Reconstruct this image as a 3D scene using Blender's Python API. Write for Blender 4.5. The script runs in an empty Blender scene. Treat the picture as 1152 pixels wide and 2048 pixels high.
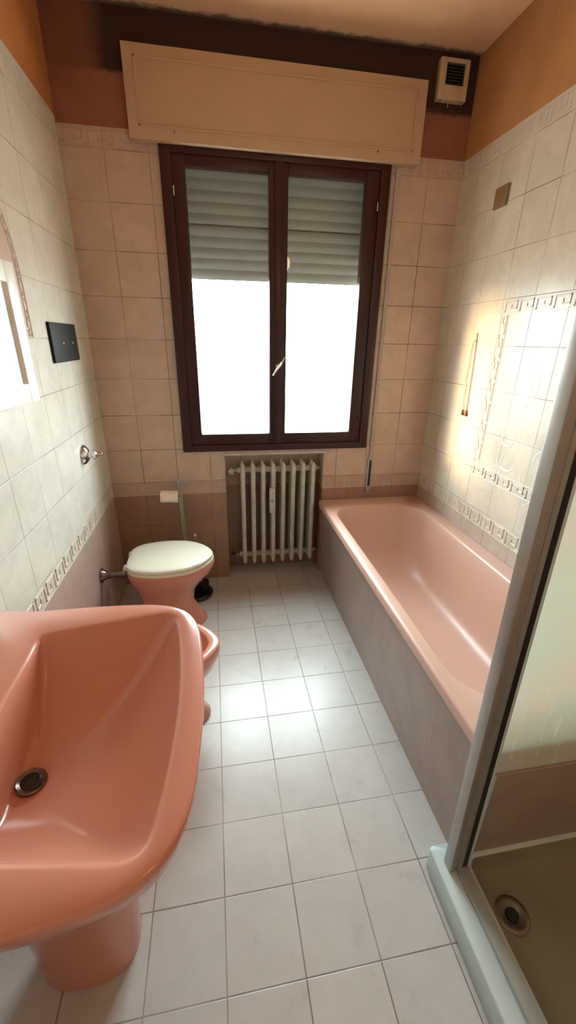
import bpy, bmesh, math, random
from mathutils import Vector, Matrix
random.seed(4)
PI = math.pi
S = bpy.context.scene
COL = S.collection
W = 2.0          # room width
CEIL = 2.825
BACK = -3.30     # wall behind the photographer
TZ0, TP = 0.712, 0.203
TTOP = 2.416

# ------------------------------------------------------------------ nodes
class NT:
    def __init__(s, name):
        s.m = bpy.data.materials.new(name); s.m.use_nodes = True
        s.t = s.m.node_tree; s.t.nodes.clear()
        s.out = s.t.nodes.new('ShaderNodeOutputMaterial')
    def n(s, kind, **kw):
        nd = s.t.nodes.new(kind)
        for k, v in kw.items():
            if k in nd.inputs.keys(): s.put(nd.inputs[k], v)
            else: setattr(nd, k, v)
        return nd
    def put(s, sock, v):
        if isinstance(v, bpy.types.NodeSocket): s.t.links.new(v, sock)
        else: sock.default_value = v
    def math(s, op, a, b=0.0, c=None):
        nd = s.t.nodes.new('ShaderNodeMath'); nd.operation = op
        s.put(nd.inputs[0], a); s.put(nd.inputs[1], b)
        if c is not None: s.put(nd.inputs[2], c)
        return nd.outputs[0]
    def mix(s, f, a, b, blend='MIX'):
        nd = s.t.nodes.new('ShaderNodeMix'); nd.data_type = 'RGBA'; nd.blend_type = blend
        s.put(nd.inputs[0], f)
        for i, v in ((6, a), (7, b)):
            if isinstance(v, tuple) and len(v) == 3: v = v + (1,)
            s.put(nd.inputs[i], v)
        return nd.outputs[2]
    def pos(s):
        g = s.t.nodes.new('ShaderNodeNewGeometry')
        x = s.t.nodes.new('ShaderNodeSeparateXYZ'); s.t.links.new(g.outputs['Position'], x.inputs[0])
        return g.outputs['Position'], x.outputs
    def noise(s, vec, scale, detail=3, rough=.5, dist=0):
        nd = s.n('ShaderNodeTexNoise'); s.put(nd.inputs['Vector'], vec)
        nd.inputs['Scale'].default_value = scale; nd.inputs['Detail'].default_value = detail
        nd.inputs['Roughness'].default_value = rough; nd.inputs['Distortion'].default_value = dist
        return nd.outputs['Fac']
    def maprange(s, v, a, b, c=0, d=1, smooth=True):
        nd = s.n('ShaderNodeMapRange')
        if smooth: nd.interpolation_type = 'SMOOTHSTEP'
        s.put(nd.inputs[0], v)
        for i, q in enumerate((a, b, c, d)): s.put(nd.inputs[i+1], q)
        return nd.outputs[0]
    def bump(s, h, strength=.3, dist=.002):
        nd = s.n('ShaderNodeBump'); s.put(nd.inputs['Height'], h)
        nd.inputs['Strength'].default_value = strength; nd.inputs['Distance'].default_value = dist
        return nd.outputs[0]
    def principled(s, **kw):
        b = s.n('ShaderNodeBsdfPrincipled')
        for k, v in kw.items():
            k = k.replace('_', ' ')
            if isinstance(v, tuple) and len(v) == 3: v = v + (1,)
            s.put(b.inputs[k], v)
        s.t.links.new(b.outputs[0], s.out.inputs[0]); return b

def tile_mask(s, u, off_u, pitch_u, vz, off_v, pitch_v, wg):
    def dist(c, off, p):
        a = s.math('DIVIDE', s.math('SUBTRACT', c, off), p)
        fr = s.math('FRACT', s.math('ADD', a, .5))
        return s.math('MULTIPLY', s.math('ABSOLUTE', s.math('SUBTRACT', fr, .5)), p), s.math('FLOOR', a)
    du, iu = dist(u, off_u, pitch_u); dv, iv = dist(vz, off_v, pitch_v)
    d = s.math('MINIMUM', du, dv)
    line = s.maprange(d, wg*.35, wg, 1, 0)
    return line, iu, iv

def wall_tile(name, axis, off, upper, lower, lowest=None, paint=(.5, .25, .12), joint=(.16, .11, .08), wg=.0022, ttop=TTOP, mould=False):
    s = NT(name); P, x = s.pos()
    u = x[0] if axis == 'x' else x[1]; z = x[2]
    low = s.math('LESS_THAN', z, .668)
    zz = s.math('ADD', z, s.math('MULTIPLY', low, .087))
    line, iu, iv = tile_mask(s, u, off, .2015, zz, TZ0, TP, wg)
    cid = s.n('ShaderNodeCombineXYZ', X=iu, Y=iv, Z=0.0)
    wn = s.n('ShaderNodeTexWhiteNoise'); s.put(wn.inputs['Vector'], cid.outputs[0])
    n1 = s.noise(P, 9, 5, .6, .6); n2 = s.noise(P, 60, 3, .6)
    lo = s.math('LESS_THAN', z, TZ0 - .087)
    band = s.math('MULTIPLY', s.math('GREATER_THAN', z, TZ0 - .087), s.math('LESS_THAN', z, TZ0))
    col = s.mix(lo, upper, lower)
    col = s.mix(s.math('MULTIPLY', band, .55), col, tuple(.5*(a+b) for a, b in zip(upper, lower)))
    tb = s.math('MULTIPLY', s.math('GREATER_THAN', z, 2.336), s.math('LESS_THAN', z, ttop))
    col = s.mix(s.math('MULTIPLY', tb, .25), col, tuple(.5*(a+b) for a, b in zip(upper, lower)))
    v = s.maprange(s.math('ADD', n1, s.math('MULTIPLY', n2, .35)), .45, .9, .90, 1.06)
    v = s.math('MULTIPLY', v, s.math('ADD', .975, s.math('MULTIPLY', wn.outputs[0], .05)))
    vc = s.n('ShaderNodeCombineColor', Red=v, Green=v, Blue=v)
    col = s.mix(1.0, col, vc.outputs[0], 'MULTIPLY')
    # joints: mostly dirty, in places washed pale
    jn = s.maprange(s.noise(P, 3.1, 3), .38, .62, .25, 1.0)
    col = s.mix(s.math('MULTIPLY', line, jn), col, joint)
    # painted strip above the tiles
    up = s.math('GREATER_THAN', z, ttop)
    pc = paint
    pn = s.maprange(s.noise(P, 5, 5, .6), .3, .7, .88, 1.08)
    pcv = s.n('ShaderNodeCombineColor', Red=pn, Green=pn, Blue=pn)
    pcol = s.mix(1.0, pc + (1,), pcv.outputs[0], 'MULTIPLY')
    if mould:
        e = s.math('MULTIPLY', s.math('SUBTRACT', s.noise(P, 14, 4, .7), .5), .05)
        m = s.maprange(s.math('ADD', z, e), 2.600, 2.622)
        ex = s.math('MULTIPLY', s.math('SUBTRACT', s.noise(P, 6, 4, .7), .5), .12)
        m2 = s.maprange(s.math('ADD', x[0], ex), .15, .27, .28, 1)
        m = s.math('MULTIPLY', m, m2)
        f = s.maprange(s.math('ADD', x[0], ex), 1.72, 1.78)         # the stain reaches lower beside the fan
        f2 = s.maprange(s.math('ADD', z, e), 2.585, 2.61)
        m = s.math('MAXIMUM', m, s.math('MULTIPLY', s.math('MULTIPLY', f, f2), .95))
        pcol = s.mix(s.math('MULTIPLY', m, .93), pcol, (.028, .016, .010))
    col = s.mix(up, col, pcol)
    nl = s.math('MULTIPLY', line, s.math('SUBTRACT', 1, up))
    h = s.math('SUBTRACT', s.math('MULTIPLY', n2, .12), nl)
    rough = s.math('ADD', .30, s.math('MULTIPLY', up, .55))
    s.principled(Base_Color=col, Roughness=rough, Normal=s.bump(h, .5, .0015), Specular_IOR_Level=.4)
    return s.m

def plain(name, c, rough=.4, metal=0, spec=.5, var=.06, nscale=12, bump=0, coat=0):
    s = NT(name); P, x = s.pos()
    n = s.noise(P, nscale, 4, .6)
    v = s.maprange(n, .3, .7, 1-var, 1+var)
    vc = s.n('ShaderNodeCombineColor', Red=v, Green=v, Blue=v)
    col = s.mix(1.0, c + (1,), vc.outputs[0], 'MULTIPLY')
    kw = dict(Base_Color=col, Roughness=rough, Metallic=metal, Specular_IOR_Level=spec)
    if bump: kw['Normal'] = s.bump(s.noise(P, nscale*6, 3), bump, .001)
    if coat: kw['Coat_Weight'] = coat; kw['Coat_Roughness'] = .08
    s.principled(**kw); return s.m

CREAM = (.66, .56, .47)
M = {}
M['wall_back'] = wall_tile('back wall tiles', 'x', .192, (.57, .435, .345), (.33, .19, .135), paint=(.28, .115, .07), mould=True, wg=.0026)
M['wall_left'] = wall_tile('left wall tiles', 'y', -.159, (.68, .67, .61), (.46, .34, .30), paint=(.50, .20, .07), joint=(.30, .26, .22), ttop=2.44)
M['wall_right'] = wall_tile('right wall tiles', 'y', -.153, (.66, .60, .51), (.55, .44, .38), paint=(.46, .22, .09), joint=(.18, .14, .10))
M['niche'] = plain('niche tile', (.30, .24, .20), .4)
M['apron'] = None
s = NT('tub apron tiles'); P, x = s.pos()
line, iu, iv = tile_mask(s, x[1], -.385, .2015, x[2], .62, 1.0, .0018)
n1 = s.noise(P, 8, 5, .6, .5)
col = s.mix(s.maprange(n1, .3, .7), (.33, .25, .215), (.38, .30, .26))
col = s.mix(s.math('MULTIPLY', line, s.maprange(s.noise(P, 4, 3), .4, .6, .1, .8)), col, (.20, .15, .13))
s.principled(Base_Color=col, Roughness=.35, Normal=s.bump(line, -.3, .001)); M['apron'] = s.m

s = NT('floor tiles'); P, x = s.pos()
line, iu, iv = tile_mask(s, x[0], .392, .2048, x[1], -.7819, .2048, .0026)
cid = s.n('ShaderNodeCombineXYZ', X=iu, Y=iv, Z=0.0)
wn = s.n('ShaderNodeTexWhiteNoise'); s.put(wn.inputs['Vector'], cid.outputs[0])
n1 = s.noise(P, 11, 6, .65, .8); n2 = s.noise(P, 90, 3, .6)
col = s.mix(s.maprange(n1, .32, .68), (.49, .475, .455), (.53, .515, .495))
v = s.math('ADD', .965, s.math('MULTIPLY', wn.outputs[0], .07))
vc = s.n('ShaderNodeCombineColor', Red=v, Green=v, Blue=v)
col = s.mix(1.0, col, vc.outputs[0], 'MULTIPLY')
col = s.mix(s.math('MULTIPLY', line, s.maprange(s.noise(P, 3, 3), .35, .6, .45, 1)), col, (.21, .17, .155))
h = s.math('SUBTRACT', s.math('ADD', s.math('MULTIPLY', n1, .12), s.math('MULTIPLY', n2, .08)), line)
s.principled(Base_Color=col, Roughness=s.maprange(n1, .3, .7, .27, .33), Normal=s.bump(h, .5, .0012), Specular_IOR_Level=.45)
M['floor'] = s.m

s = NT('ceiling paint'); P, x = s.pos()
n1 = s.noise(P, 4, 5, .6); n2 = s.noise(P, 20, 4, .7)
col = s.mix(s.maprange(n1, .3, .7), (.78, .47, .29), (.84, .54, .34))
e = s.math('MULTIPLY', s.math('SUBTRACT', n2, .5), .07)
m = s.maprange(s.math('ADD', x[1], e), -.045, -.01)
m2 = s.maprange(s.math('ADD', x[0], e), .16, .24)
col = s.mix(s.math('MULTIPLY', s.math('MULTIPLY', m, m2), .85), col, (.03, .018, .012))
s.principled(Base_Color=col, Roughness=.9); M['ceiling'] = s.m

PINK = (.62, .265, .19)
M['pink'] = plain('pink sanitary ceramic', PINK, .24, var=.025, nscale=3, coat=.25)
M['tub'] = plain('pink tub enamel', (.64, .41, .33), .38, var=.02, nscale=3, coat=.08)
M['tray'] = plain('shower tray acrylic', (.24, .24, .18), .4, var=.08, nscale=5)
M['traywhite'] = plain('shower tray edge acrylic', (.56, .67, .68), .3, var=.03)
M['alu'] = plain('brushed aluminium profile', (.42, .40, .37), .38, .6, var=.05, nscale=40)
M['rail'] = plain('pale anodised rail', (.40, .44, .43), .4, .3, var=.04)
M['gasket'] = plain('black rubber gasket', (.008, .008, .008), .5)
M['box'] = plain('cream painted wood', (.52, .37, .25), .5, var=.03, nscale=6)
M['fan'] = plain('aged cream plastic', (.55, .44, .28), .5)
M['dark'] = plain('dark grille', (.03, .022, .014), .7, bump=.3)
M['white'] = plain('white lacquer', (.93, .95, .95), .25, var=.01)
M['seat'] = plain('ivory plastic seat', (.78, .74, .60), .22, var=.02, nscale=4)
M['lid'] = plain('ivory plastic lid', (.80, .80, .70), .2, var=.02, nscale=4)
M['chrome'] = plain('chrome', (.75, .75, .74), .12, 1, var=.05)
M['dchrome'] = plain('tarnished chrome', (.20, .16, .13), .25, .9, var=.2, nscale=30)
M['black'] = plain('black plate', (.008, .010, .010), .6, spec=.25, var=.1)
M['blackmetal'] = plain('dark metal', (.05, .045, .04), .3, .8)
M['paper'] = plain('cream toilet paper', (.85, .72, .56), .9, bump=.3, nscale=30)
M['radi'] = plain('grey white radiator enamel', (.55, .55, .48), .45, var=.10, nscale=20)
M['strap'] = plain('grey woven strap', (.42, .39, .33), .8, bump=.5, nscale=60)
M['slot'] = plain('grey metal winder plate', (.38, .37, .34), .35, .5)
M['cord'] = plain('ochre cord', (.42, .24, .06), .8)
M['toggle'] = plain('brown toggle', (.20, .08, .02), .5)
M['patch'] = plain('ochre cover plate', (.24, .14, .06), .6)
M['key_warm'] = plain('border relief glaze, back wall', (.52, .38, .30), .35, var=.08, nscale=30)
M['key_light'] = plain('border relief glaze, side walls', (.66, .60, .52), .3, var=.05, nscale=30)
M['key_right'] = plain('border relief glaze, panel', (.68, .63, .54), .3, var=.05, nscale=30)
M['archtile'] = plain('mauve glazed tile', (.56, .42, .37), .3, var=.05)
M['reveal'] = plain('cream reveal render', (.80, .72, .60), .85)
M['stone'] = plain('grey marble sill', (.50, .48, .44), .4, var=.1)

s = NT('dark stained window wood'); P, x = s.pos()
mp = s.n('ShaderNodeMapping'); s.put(mp.inputs[0], P); mp.inputs['Scale'].default_value = (30, 30, 3)
n = s.noise(mp.outputs[0], 3, 5, .6, 1.5)
col = s.mix(s.maprange(n, .3, .7), (.020, .005, .005), (.045, .009, .008))
s.principled(Base_Color=col, Roughness=.34, Specular_IOR_Level=.4); M['wood'] = s.m

s = NT('window glass')
tr = s.n('ShaderNodeBsdfTransparent'); tr.inputs[0].default_value = (.96, .98, .97, 1)
gl = s.n('ShaderNodeBsdfGlossy'); gl.inputs['Roughness'].default_value = .02
lw = s.n('ShaderNodeLayerWeight'); lw.inputs[0].default_value = .5
fr = s.math('ADD', .02, s.math('MULTIPLY', s.math('POWER', lw.outputs['Facing'], 5.0), .6))
mx = s.n('ShaderNodeMixShader'); s.t.links.new(fr, mx.inputs[0]); s.t.links.new(tr.outputs[0], mx.inputs[1]); s.t.links.new(gl.outputs[0], mx.inputs[2])
s.t.links.new(mx.outputs[0], s.out.inputs[0]); M['glass'] = s.m

s = NT('mirror glass')
s.principled(Base_Color=(.93, .97, .96), Metallic=1.0, Roughness=.02); M['mirror'] = s.m

# limescaled acrylic of the shower: milky, with vertical drip marks
s = NT('milky limescaled shower panel'); P, x = s.pos()
mp = s.n('ShaderNodeMapping'); s.put(mp.inputs[0], P); mp.inputs['Scale'].default_value = (26, 10, 3.0)
n = s.noise(mp.outputs[0], 3, 5, .65, .4); n2 = s.noise(P, 5, 3)
streak = s.maprange(n, .56, .63)
low = s.maprange(x[2], .50, .85, 1, 0)
col = s.mix(s.maprange(n2, .35, .65), (.78, .81, .72), (.83, .79, .71))
col = s.mix(s.math('MULTIPLY', streak, low), col, (.92, .92, .86))
df = s.n('ShaderNodeBsdfDiffuse'); s.put(df.inputs[0], col)
tl = s.n('ShaderNodeBsdfTranslucent'); s.put(tl.inputs[0], col)
m1 = s.n('ShaderNodeMixShader'); s.put(m1.inputs[0], s.maprange(x[2], .44, .75, .30, .62))
s.t.links.new(df.outputs[0], m1.inputs[1]); s.t.links.new(tl.outputs[0], m1.inputs[2])
gl = s.n('ShaderNodeBsdfGlossy'); gl.inputs['Roughness'].default_value = .25
m2 = s.n('ShaderNodeMixShader'); m2.inputs[0].default_value = .05
s.t.links.new(m1.outputs[0], m2.inputs[1]); s.t.links.new(gl.outputs[0], m2.inputs[2])
s.t.links.new(m2.outputs[0], s.out.inputs[0]); M['panel'] = s.m

s = NT('roller shutter slats'); P, x = s.pos()
n = s.noise(P, 14, 4)
col = s.mix(n, (.26, .30, .30), (.32, .36, .355))
s.principled(Base_Color=col, Roughness=.5); M['shutter'] = s.m

# ------------------------------------------------------------------ mesh helpers
def link(name, bm, mat, parent=None, smooth=False, angle=35):
    me = bpy.data.meshes.new(name)
    bmesh.ops.remove_doubles(bm, verts=bm.verts, dist=1e-6)
    bmesh.ops.recalc_face_normals(bm, faces=bm.faces)
    bm.to_mesh(me); bm.free()
    if mat: me.materials.append(M[mat] if isinstance(mat, str) else mat)
    if smooth:
        me.shade_smooth(); me.set_sharp_from_angle(angle=math.radians(angle))
    o = bpy.data.objects.new(name, me); COL.objects.link(o)
    if parent: o.parent = parent
    return o
def empty(name, loc=(0, 0, 0)):
    o = bpy.data.objects.new(name, None); COL.objects.link(o); o.location = loc; o.empty_display_size = .05
    o['_'] = 1; del o['_']
    return o
def part(name, bm, mat, root, **k):
    """mesh made in world coordinates, parented to a root that stands at its own place"""
    for v in bm.verts: v.co -= root.location if root.parent is None else (root.location + root.parent.location)
    return link(name, bm, mat, root, **k)
def tag(o, label, cat, group=None):
    o['label'] = label; o['category'] = cat
    if group: o['group'] = group
    return o
def struct(o): o['kind'] = 'structure'; return o
def lab(o, l): o['label'] = l; return o

def box(bm, lo, hi, bev=0, seg=2):
    lo, hi = Vector(lo), Vector(hi)
    r = bmesh.ops.create_cube(bm, size=1)
    vs = r['verts']
    for v in vs: v.co = Vector(((lo.x+hi.x)/2 + v.co.x*(hi.x-lo.x), (lo.y+hi.y)/2 + v.co.y*(hi.y-lo.y), (lo.z+hi.z)/2 + v.co.z*(hi.z-lo.z)))
    if bev:
        es = list({e for v in vs for e in v.link_edges})
        bmesh.ops.bevel(bm, geom=es, offset=bev, segments=seg, affect='EDGES', profile=.6)
    return bm
def B(lo, hi, bev=0): return box(bmesh.new(), lo, hi, bev)
def loft(bm, rings, cap0=True, cap1=True):
    vr = [[bm.verts.new(p) for p in r] for r in rings]
    n = len(vr[0])
    for a, b in zip(vr, vr[1:]):
        for i in range(n):
            bm.faces.new((a[i], a[(i+1) % n], b[(i+1) % n], b[i]))
    if cap0: bm.faces.new(list(reversed(vr[0])))
    if cap1: bm.faces.new(vr[-1])
    return bm
def tube(bm, pts, r, n=12, cap=True):
    pts = [Vector(p) for p in pts]; rings = []
    for i, p in enumerate(pts):
        d = (pts[min(i+1, len(pts)-1)] - pts[max(i-1, 0)]).normalized()
        a = d.orthogonal().normalized() if i == 0 else (pa - d*pa.dot(d)).normalized()
        pa = a; b = d.cross(a)
        rr = r[i] if isinstance(r, (list, tuple)) else r
        rings.append([p + (a*math.cos(t) + b*math.sin(t))*rr for t in [2*PI*k/n for k in range(n)]])
    return loft(bm, rings, cap, cap)
def lathe(bm, base, axis, prof, n=28):
    """prof = (distance along axis, radius)"""
    ax = Vector(axis).normalized(); a = ax.orthogonal().normalized(); b = ax.cross(a)
    base = Vector(base)
    return loft(bm, [[base + ax*h + (a*math.cos(t)+b*math.sin(t))*r for t in [2*PI*k/n for k in range(n)]] for h, r in prof])
def smoothloop(half, n=96, yc=0):
    """closed outline from half a list of (x, dy>=0) going back -> front; mirrored; resampled"""
    pts = [Vector((x, dy, 0)) for x, dy in half] + [Vector((x, -dy, 0)) for x, dy in reversed(half) if dy > 1e-6]
    m = len(pts); dense = []
    for i in range(m):
        p0, p1, p2, p3 = pts[i-1], pts[i], pts[(i+1) % m], pts[(i+2) % m]
        # centripetal-ish damping against overshoot
        L = (p2-p1).length
        t1 = (p2-p0); t2 = (p3-p1)
        t1 = t1.normalized()*min(L, (p1-p0).length)*1.0 if t1.length else t1
        t2 = t2.normalized()*min(L, (p3-p2).length)*1.0 if t2.length else t2
        for k in range(12):
            t = k/12
            h00 = 2*t**3-3*t*t+1; h10 = t**3-2*t*t+t; h01 = -2*t**3+3*t*t; h11 = t**3-t*t
            dense.append(p1*h00 + t1*h10 + p2*h01 + t2*h11)
    cum = [0]
    for i in range(len(dense)): cum.append(cum[-1] + (dense[(i+1) % len(dense)]-dense[i]).length)
    T = cum[-1]; out = []; j = 0
    for k in range(n):
        d = T*k/n
        while cum[j+1] < d: j += 1
        a, b = dense[j], dense[(j+1) % len(dense)]
        f = (d-cum[j])/max(1e-9, cum[j+1]-cum[j])
        out.append(a.lerp(b, f))
    return [Vector((p.x, p.y+yc, 0)) for p in out]
def at_z(loop, z): return [Vector((p.x, p.y, z)) for p in loop]
def inset(loop, d):
    n = len(loop); out = []
    area = sum(loop[i].x*loop[(i+1) % n].y - loop[(i+1) % n].x*loop[i].y for i in range(n))
    sg = 1 if area > 0 else -1
    for i in range(n):
        t = (loop[(i+2) % n]-loop[i-2]).normalized()
        nrm = Vector((-t.y, t.x, 0))*sg
        out.append(loop[i] + nrm*d)
    return out
def scaled(loop, cx, cy, sx, sy, dx=0, dy=0):
    return [Vector((cx+(p.x-cx)*sx+dx, cy+(p.y-cy)*sy+dy, p.z)) for p in loop]

# ------------------------------------------------------------------ room shell
T = .30
# back wall with window opening and radiator niche
WX0, WX1, WZ0, WZ1 = .47, 1.56, .93, 2.35
NX0, NX1, NZ1, ND = .675, 1.327, .885, .16
bm = bmesh.new()
xs = [-.12, .0, WX0, NX0, NX1, WX1, W, W+.12]
def slab(x0, x1, z0, z1, y0=0, y1=T): box(bm, (x0, y0, z0), (x1, y1, z1))
slab(-.12, WX0, -.12, CEIL+.1); slab(WX1, W+.12, -.12, CEIL+.1)
slab(WX0, WX1, WZ1, CEIL+.1)
slab(WX0, NX0, -.12, WZ0); slab(NX1, WX1, -.12, WZ0)
slab(NX0, NX1, NZ1, WZ0); slab(NX0, NX1, -.12, NZ1, ND, T)
struct(link('wall_back', bm, 'wall_back'))
# niche lining
bm = bmesh.new()
box(bm, (NX0, ND-.012, 0), (NX1, ND, NZ1)); box(bm, (NX0, .002, 0), (NX0+.010, ND-.012, NZ1)); box(bm, (NX1-.010, .002, 0), (NX1, ND-.012, NZ1))
struct(link('trim_1', bm, 'wall_back'))
bm = B((NX0, -.004, NZ1-.018), (NX1, ND-.012, NZ1), .002)
struct(link('trim_2', bm, 'stone'))
# reveal lining of the window
bm = bmesh.new()
box(bm, (WX0, .055, WZ0), (WX0+.012, T+.02, WZ1)); box(bm, (WX1-.012, .055, WZ0), (WX1, T+.02, WZ1))
box(bm, (WX0, .055, WZ0), (WX1, T+.06, WZ0+.014)); 
struct(link('trim_3', bm, 'reveal'))
struct(link('wall_left', B((-.12, BACK-.1, -.12), (0, 0, CEIL+.1)), 'wall_left'))
struct(link('wall_right', B((W, BACK-.1, -.12), (W+.12, 0, CEIL+.1)), 'wall_right'))
struct(link('wall_rear', B((0, BACK-.1, -.12), (W, BACK, CEIL+.1)), plain('rear wall paint', (.62, .50, .40), .8)))
struct(link('floor', B((0, BACK, -.12), (W, ND-.012, 0)), 'floor'))
struct(link('ceiling', B((0, BACK, CEIL), (W, 0, CEIL+.1)), 'ceiling'))

# Greek key relief borders ------------------------------------------------
def strips(bm, mp, u0, u1, v0, v1, unit=.0985, w=.0055, h=.0022, vertical=False, edge=True):
    """raised meander in a band; mp(u, v, h) -> world point"""
    def bar(a, b, hh=h, ww=w):
        (ua, va), (ub, vb) = a, b
        if abs(ua-ub) > abs(va-vb): lo = (min(ua, ub)-ww/2, va-ww/2); hi = (max(ua, ub)+ww/2, va+ww/2)
        else: lo = (ua-ww/2, min(va, vb)-ww/2); hi = (ua+ww/2, max(va, vb)+ww/2)
        q = [(lo[0], lo[1]), (hi[0], lo[1]), (hi[0], hi[1]), (lo[0], hi[1])]
        s_ = ww*.22
        q2 = [(lo[0]+s_, lo[1]+s_), (hi[0]-s_, lo[1]+s_), (hi[0]-s_, hi[1]-s_), (lo[0]+s_, hi[1]-s_)]
        loft(bm, [[mp(u, v, 0) for u, v in q], [mp(u, v, hh*.7) for u, v in q], [mp(u, v, hh) for u, v in q2]], False, True)
    L = (v1-v0) if vertical else (u1-u0); n = max(1, round(L/unit)); un = L/n
    c0, c1 = ((u0, u1) if vertical else (v0, v1)); m = .014; H = c1-c0-2*m
    key = [(0, 0), (0, 1), (.78, 1), (.78, .28), (.42, .28), (.42, .64)]
    tail = [(0, 0), (-.22, 0)]
    for i in range(n):
        for seq in (key, tail):
            for a, b in zip(seq, seq[1:]):
                def P_(p):
                    s_ = (i+.22+p[0]*.98)*un; t_ = c0+m+p[1]*H
                    s_ = min(max(s_, .004), L-.004)
                    return (t_, v0+s_) if vertical else (u0+s_, t_)
                bar(P_(a), P_(b))
    if edge:
        for c in (c0+.004, c1-.004):
            if vertical: bar((c, v0), (c, v1), h*.6, .005)
            else: bar((u0, c), (u1, c), h*.6, .005)
back = lambda u, v, h: Vector((u, -h, v))
left = lambda u, v, h: Vector((h, -u, v))
right = lambda u, v, h: Vector((W-h, -u, v))
z0, z1 = TZ0-.087, TZ0
bm = bmesh.new(); strips(bm, back, 0, NX0, z0, z1, h=.003); struct(link('trim_4', bm, 'key_warm'))
bm = bmesh.new(); strips(bm, back, NX1, W, z0, z1, h=.003); struct(link('trim_5', bm, 'key_warm'))
bm = bmesh.new(); strips(bm, left, 0, 3.2, z0, z1, h=.003); struct(link('trim_6', bm, 'key_light'))
bm = bmesh.new(); strips(bm, right, 0, 1.80, z0, z1, h=.003); struct(link('trim_7', bm, 'key_right'))
bm = bmesh.new(); strips(bm, back, 0, .32, 2.338, 2.414, h=.002); strips(bm, back, 1.74, W, 2.338, 2.414, h=.002); struct(link('trim_8', bm, 'key_warm'))
bm = bmesh.new(); strips(bm, left, 0, 1.6, 2.345, 2.436, h=.0015); struct(link('trim_9', bm, 'key_light'))
bm = bmesh.new(); strips(bm, right, 0, 1.9, 2.338, 2.414, h=.0015); struct(link('trim_10', bm, 'key_light'))
# framed relief panel on the right wall
PU0, PU1, PV0, PV1 = .555, 1.565, .88, 1.727
bm = bmesh.new()
strips(bm, right, PU0, PU1, PV1-.067, PV1, h=.0028, w=.006)
strips(bm, right, PU0, PU1, PV0, PV0+.067, h=.0035, w=.006)
strips(bm, right, PU0, PU0+.060, PV0+.07, PV1-.07, h=.003, vertical=True)
strips(bm, right, PU1-.060, PU1, PV0+.07, PV1-.07, h=.003, vertical=True)
struct(link('trim_11', bm, 'key_right'))
# low relief of stems, leaves and curls inside the panel
bm = bmesh.new()
def relief(pts, r=.006, hgt=.16):
    P3 = [Vector((W, -u, v)) for u, v in pts]
    n0 = len(bm.verts); tube(bm, P3, [r*(.45+.55*math.sin(PI*min(1, (i+1)/len(P3)))) for i in range(len(P3))], 8)
    bm.verts.ensure_lookup_table()
    for v in bm.verts[n0:]: v.co.x = W + (v.co.x-W)*hgt
def curl(cu, cv, r0, turns, a0, sgn=1):
    n = 26; relief([(cu+r0*(1-i/n*.8)*math.cos(a0+sgn*2*PI*turns*i/n), cv+r0*(1-i/n*.8)*math.sin(a0+sgn*2*PI*turns*i/n)) for i in range(n)])
def arc(u0, v0, u1, v1, bend):
    n = 14; pts = []
    for i in range(n+1):
        t = i/n; k = bend*math.sin(PI*t)
        pts.append((u0+(u1-u0)*t - (v1-v0)*k, v0+(v1-v0)*t + (u1-u0)*k))
    relief(pts, .007)
for cu, cv, sg in ((.86, 1.46, 1), (1.10, 1.50, -1), (1.30, 1.40, 1), (.78, 1.12, -1), (1.02, 1.06, 1), (1.26, 1.12, -1)):
    curl(cu, cv, .055, 1.3, 1.2, sg)
    arc(cu+.04*sg, cv-.05, cu-.05*sg, cv-.21, .18*sg); arc(cu, cv-.06, cu+.09*sg, cv-.17, -.22*sg)
    arc(cu-.02, cv-.14, cu-.10*sg, cv-.08, .3*sg)
struct(link('trim_12', bm, 'key_right', smooth=True))
# arch of mauve tile with a beaded border round the mirror on the left wall
A0, A1, AZ0, AZS, AR = .752, 2.05, 1.525, 1.70, .42
def arch_pts(o):
    pts = [(A0+o, AZ0)]
    pts += [(A0+AR-(AR-o)*math.cos(t), AZS+(AR-o)*math.sin(t)) for t in [PI/2*k/16 for k in range(17)]]
    pts += [(A1-AR+(AR-o)*math.sin(t), AZS+(AR-o)*math.cos(t)) for t in [PI/2*k/16 for k in range(17)]]
    pts += [(A1-o, AZ0)]; return pts
bm = bmesh.new()
a = arch_pts(0); lo_ = [left(u, v, 0) for u, v in a]; hi_ = [left(u, v, .0015) for u, v in a]
loft(bm, [lo_, hi_], False, True)
struct(link('trim_13', bm, 'archtile'))
bm = bmesh.new()
for off, r in ((.003, .0035), (.030, .0028)):
    a = arch_pts(off); tube(bm, [left(u, v, .0015) for u, v in a], r, 6)
a = arch_pts(.0165)
for p, q in zip(a, a[1:]):
    L = math.hypot(q[0]-p[0], q[1]-p[1]); k = max(1, int(L/.018))
    for i in range(k):
        if (i % 3) == 2: continue
        t0 = i/k; t1 = (i+.62)/k
        s0 = .006*(1 if i % 2 else -1)
        tube(bm, [left(p[0]+(q[0]-p[0])*t0+s0, p[1]+(q[1]-p[1])*t0, .0015), left(p[0]+(q[0]-p[0])*t1-s0*.4, p[1]+(q[1]-p[1])*t1, .0015)], .0032, 6)
box(bm, (0, -1.2, AZ0), (.0035, -A0, AZ0+.004))
box(bm, (0, -1.2, AZ0+.030), (.0035, -A0-.03, AZ0+.034))
for k in range(5): tube(bm, [left(A0+.05+.05*k, AZ0+.012, .001), left(A0+.07+.05*k, AZ0+.024, .001)], .004, 6)
struct(link('trim_14', bm, 'key_right', smooth=True))

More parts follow.
